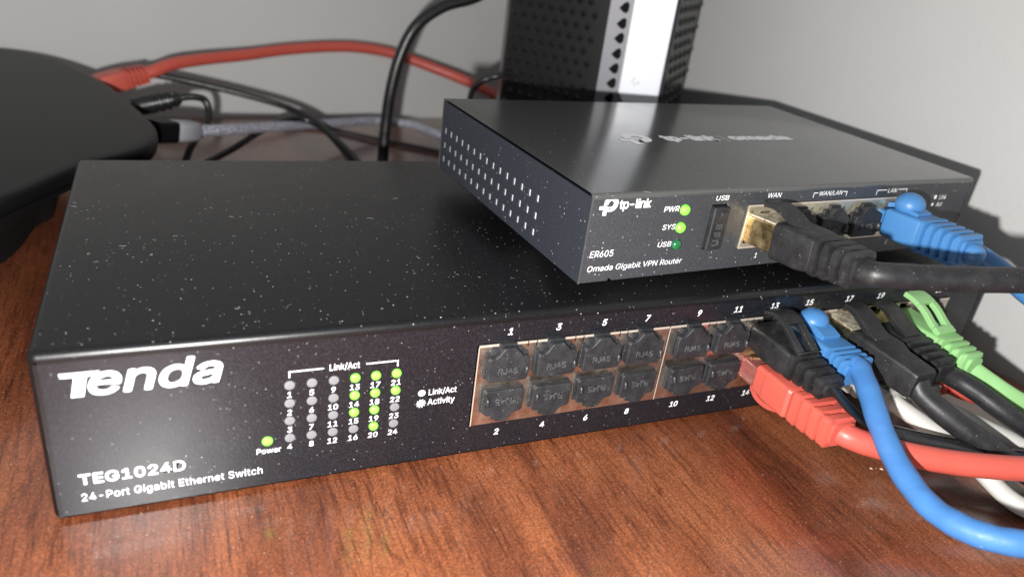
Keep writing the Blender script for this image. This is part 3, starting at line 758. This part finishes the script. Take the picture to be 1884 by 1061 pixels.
pnl = wp.build("display_panel", M['white_panel'], mdm, bevel=.8, seg=3)
ic = MB()
for z, sh in ((102.0, 0), (88.5, 1), (74.5, 2)):
    cx = 18.5
    for k in range(5 if sh == 0 else 4):
        a = k*1.25+sh*.9
        for rr_ in (1.7, .95):
            p = [(cx+rr_*math.cos(a+q), 0, z+rr_*math.sin(a+q)) for q in (0, .35, .7)]; q2 = [(cx+(rr_+.28)*math.cos(a+q), 0, z+(rr_+.28)*math.sin(a+q)) for q in (0, .35, .7)]
            ic.add(p+q2, [(0, 1, 4, 3), (1, 2, 5, 4)], lambda v: T_(Vector((v.x, -.06, v.z))))
ic.build("icon_print", M['mark'], pnl, smooth=False)
T2, L2 = face(FP[1], FP[2], .4)
MB().box(.2, 3.2, -.6, .3, DZ+2, 203, T2).build("edge_trim", M['router_side'], mdm, bevel=.5)

# ------------------------------------------------------------------ black set-top box at the left
stb = empty("set_top_box", None, label="black rounded three-cornered plastic box behind the switch at the left", category="set top box")
out = [(-120, 110), (-62, 84), (-26.5, 92), (-1, 132.5), (14, 149), (21.5, 161), (24.5, 178), (22.5, 196), (13.5, 229), (1, 268), (-19, 309), (-40, 333), (-62, 338), (-100, 322), (-140, 250), (-145, 160)]
cl_ = [Vector((x, y, 0)) for x, y in out]
def closed_spline(P, n=6):
    N = len(P); o = []
    for i in range(N):
        a, b, c, d = P[i-1], P[i], P[(i+1) % N], P[(i+2) % N]
        for k in range(n):
            t = k/n; o.append(.5*((2*b)+(c-a)*t+(2*a-5*b+4*c-d)*t*t+(3*b-a-3*c+d)*t**3))
    return o
ol = closed_spline(cl_); cen = sum(ol, Vector())/len(ol)
def ring(k, z, dz=None): return [tuple((cen+(p-cen).normalized()*((p-cen).length-k)).to_2d())+(z,) for p in ol]
lid = MB().loft([ring(6, 33.6), ring(.8, 33.9), ring(.1, 34.6), ring(0, 35.4), ring(.15, 37.6), ring(.9, 38.5), ring(2.4, 38.9), ring(6, 39.0)])
lid.build("lid", M['black_plastic'], stb, angle=50)
MB().loft([ring(50, DZ+.05), ring(46, 9), ring(16, 27), ring(6.5, 33.6)]).build("body", M['dark'], stb, angle=50)  # dark matte tone stands in for the shade under the lid
MB().loft([ring(1.2, 33.2), ring(.6, 32.9), ring(.6, 32.2), ring(4, 31.6), ring(8, 31.4)]).build("rim", M['black_plastic'], stb, angle=50)

# ------------------------------------------------------------------ cables behind
T = frame((-1.5, 284.5, 33.8), (21, 7.2, 4.9), Zp)
cable_thing("red cable behind the switch, plugged into the black box and looping along the wall", T, [(-3, 11, 8), (1, 12, 9), (10, 12.2, 9.4), (11.5, 11, 9)],
    (11, 23, 5, 11.6, 9.8, 10, 8.6, 0), M['red_boot'], M['red'],
    [(19.5, 291.6, 38.9), (23.5, 293, 39.9), (33.3, 300, 42.7), (50.2, 312, 43.9), (71.5, 324, 45), (100.9, 336, 48.1), (135.2, 342, 50.4), (163.5, 342, 48.1), (191.5, 335, 41.3), (211.5, 325, 35.8), (229.5, 310, 30), (249.6, 296, 22)], 6.6)
dc = empty("power_cable", None, label="thin black power cord with barrel plug hooking down behind the switch", category="cable")
a, b = Vector((13.5, 250, 31.0)), Vector((34.6, 250, 36.3)); T = frame(a, b-a, Zp)
MB().loft([[(r_*math.cos(i*.3927), y, r_*math.sin(i*.3927)) for i in range(16)] for y, r_ in ((0, 4.4), (9, 4.8), (10, 4.8), (10.3, 4.2), (11.5, 4.2), (11.8, 4.8), (13.4, 4.8), (13.7, 4.1), (15, 4.1), (15.3, 4.6), (17, 4.5), (17.3, 3.6), (18.4, 3.5), (18.7, 4.0), (20, 3.7), (22, 2.4))], T).build("barrel_plug", M['thin_black'], dc, angle=50)
c = MB(); tube(c, [(34.0, 250, 36.2), (38, 250.5, 36.8), (42.2, 251, 36.7), (45.9, 252, 34.9), (47.3, 250, 29.7), (45.1, 243, 23.5), (39.6, 232, 20.3), (35.8, 222, 16.1), (33.4, 213, 10), (33, 205, 2)], 3.5); c.build("cord", M['thin_black'], dc)
def cord(name, label, mat, pts, wd, ht=None, cat="cable", **k):
    c = MB(); tube(c, pts, wd, ht, **k); return c.build(name, mat, None, label=label, category=cat)
cord("thin_cable", "slack thin black cord sloping down from beside the red plug", M['thin_black'], [(8, 300, 38), (24.8, 300, 36.2), (43.5, 300, 33), (68.5, 297, 28.2), (91.2, 290, 23.3), (104.4, 278, 18.7), (114.3, 262, 12.1), (120.8, 245, 7), (122.6, 230, 4), (128, 205, 1)], 3.6)
cord("thin_cable", "thin glossy black cord arching over the braided cable", M['flat_black'], [(30, 200, 3), (38.9, 215, 11), (57.7, 240, 14.3), (73.2, 262, 17.2), (86.2, 275, 19.4), (97.5, 280, 19.6), (107.6, 275, 16), (115.6, 262, 9), (119.5, 245, 3.6), (124, 215, 1)], 3.4)
us = empty("usb_cable", None, label="braided grey cable with silver plug lying across the desk at the back", category="cable")
a, b = Vector((23.6, 212, 30.3)), Vector((39.7, 226, 26.8)); T = frame(a, b-a, Zp)
MB().loft(boot_loft([(-3, 12, 9.6), (7.4, 12, 9.6)], 2), T).build("socket_shell", M['black_plastic'], us)
MB().loft(boot_loft([(7.2, 10.5, 8.6), (7.6, 11.2, 9.2), (20.5, 11.0, 9.0), (21.2, 9.5, 8)], 2.5), T).build("silver_plug", M['silver'], us, angle=50)
c = MB(); tube(c, [(38.5, 225, 27.0), (42, 228, 26.4), (55.5, 240, 23.7), (79.3, 266, 18.6), (114.6, 300, 12.1), (150.5, 325, 8), (174.6, 320, 7), (190.7, 290, 6), (204.9, 262, 3)], 5.6, n=20, wob=.01); c.build("sleeve", M['braid'], us)
cord("black_cable", "thick black cable rising upright from behind the switch and bending out at the top", M['thin_black'],
     [(240, 245, 124), (203.5, 240, 113.2), (180, 238, 97.5), (160.7, 236, 90.8), (146.7, 235, 80.3), (139.2, 235, 64.6), (135.3, 235, 46.4), (133.6, 235, 27.6), (132.3, 232, 9), (131, 222, 2.2), (126, 200, 1.8)], 6.0)
cord("thin_cable", "short thin black cord curling out of the modem's side", M['thin_black'], [(200, 215, 66), (184.7, 206, 64), (177.3, 208, 61.2), (172.1, 210, 56.4), (169.4, 208, 49.9), (166.6, 200, 40), (164, 190, 15), (160, 180, 1)], 3.0)
cord("thin_cable", "very thin dark cord lying on the desk behind the upright black cable", M['grey_jacket'], [(95, 340, .4), (120.8, 333, .4), (144.5, 313, .4), (167.9, 295, .4), (194, 276, .4), (230, 268, .4)], 2.6)

# ------------------------------------------------------------------ dust and lint lying on the things
from mathutils import noise as mnoise
def dust(name, label, n_spot, n_lint, where0, smin, smax):
    mb = MB()
    def where():
        while 1:                              # dust gathers in drifts
            p, nn = where0()
            if random.random() < .10 + max(0, mnoise.noise(p*.045)+.5*mnoise.noise(p*.13))*1.6: return p, nn
    for _ in range(n_spot):
        p, nn = where(); s_ = smin+(smax-smin)*random.random()**4
        a = random.random()*6.28; t1 = nn.orthogonal().normalized(); t2 = nn.cross(t1)
        d1 = t1*math.cos(a)+t2*math.sin(a); d2 = t2*math.cos(a)-t1*math.sin(a); e = random.uniform(.35, 1)
        q = [p+d1*s_, p+d2*s_*e, p-d1*s_*random.uniform(.5, 1), p-d2*s_*e*random.uniform(.5, 1)]
        mb.add(q+[p+nn*s_*.5], [(0, 1, 4), (1, 2, 4), (2, 3, 4), (3, 0, 4)])
    for _ in range(n_lint):
        p, nn = where(); t1 = nn.orthogonal().normalized(); t2 = nn.cross(t1); a = random.random()*6.28; k = random.uniform(-.8, .8); r_ = random.uniform(.022, .045)
        pts = []; q = p+nn*r_; st_ = random.uniform(.10, .42)
        for i in range(7):
            pts.append(q+nn*(.12*math.sin(i*.6))); a += k+random.uniform(-.2, .2); q = q+(t1*math.cos(a)+t2*math.sin(a))*st_
        tube(mb, pts, r_*2, n=2, nseg=4, up=nn)
    mb.build(name, M['lint'], None, smooth=False, kind="stuff", label=label)
NY = Vector((0, -1, 0))
def on_top():
    while 1:
        x, y = random.uniform(1, 200), 128*random.random()
        lx, ly = (x-RX)*cr+(y-RY)*sr, -(x-RX)*sr+(y-RY)*cr
        if not (-1 < lx < RW+1 and -2 < ly < RD+1): return Vector((x, y, H_+.01)), Zp
dust("dust", "white dust specks and lint scattered over the black switch top", 1500, 46, on_top, .028, .125)
dust("dust", "fine pale specks on the black front of the switch", 160, 2, lambda: (Vector((random.uniform(2, 293), .1, random.uniform(1, 41))) if 1 else None, NY), .02, .065)
def on_router():
    x, y = random.uniform(1, RW-1), random.uniform(.5, RD-1)*random.random()
    return RT_(Vector((x, y, RH+.01))), Zp
dust("dust", "pale specks on the top of the grey router", 520, 8, on_router, .025, .11)
def on_desk():
    while 1:
        x, y = random.uniform(-60, 260), random.uniform(-140, 60)
        if not (-1 < x < W_ and -1 < y < D_): return Vector((x, y, DZ+.01)), Zp
dust("dust", "pale dust specks and hairs on the reddish desk top", 420, 22, on_desk, .03, .22)
# flaked crumb by the blue cable
cb = MB()
for x, y, q in ((217.2, -35.6, .62), (218.9, -36.0, .22), (220.4, -36.7, .75)):
    cb.add([(x-q, y+.2*q, DZ+.02), (x+.1, y-q*.9, DZ+.02), (x+q*.9, y-.1, DZ+.02), (x+.2*q, y+q*.8, DZ+.02), (x, y, DZ+.5*q), (x+.4*q, y+.3*q, DZ+.42*q)],
           [(0, 1, 4), (1, 2, 5, 4), (2, 3, 5), (3, 0, 4, 5)])
cb.build("crumb", plain("beige_flake", (.55, .42, .30, 1), .8), None, smooth=False, label="tiny pale flaked crumb on the desk left of the blue cable", category="crumb")
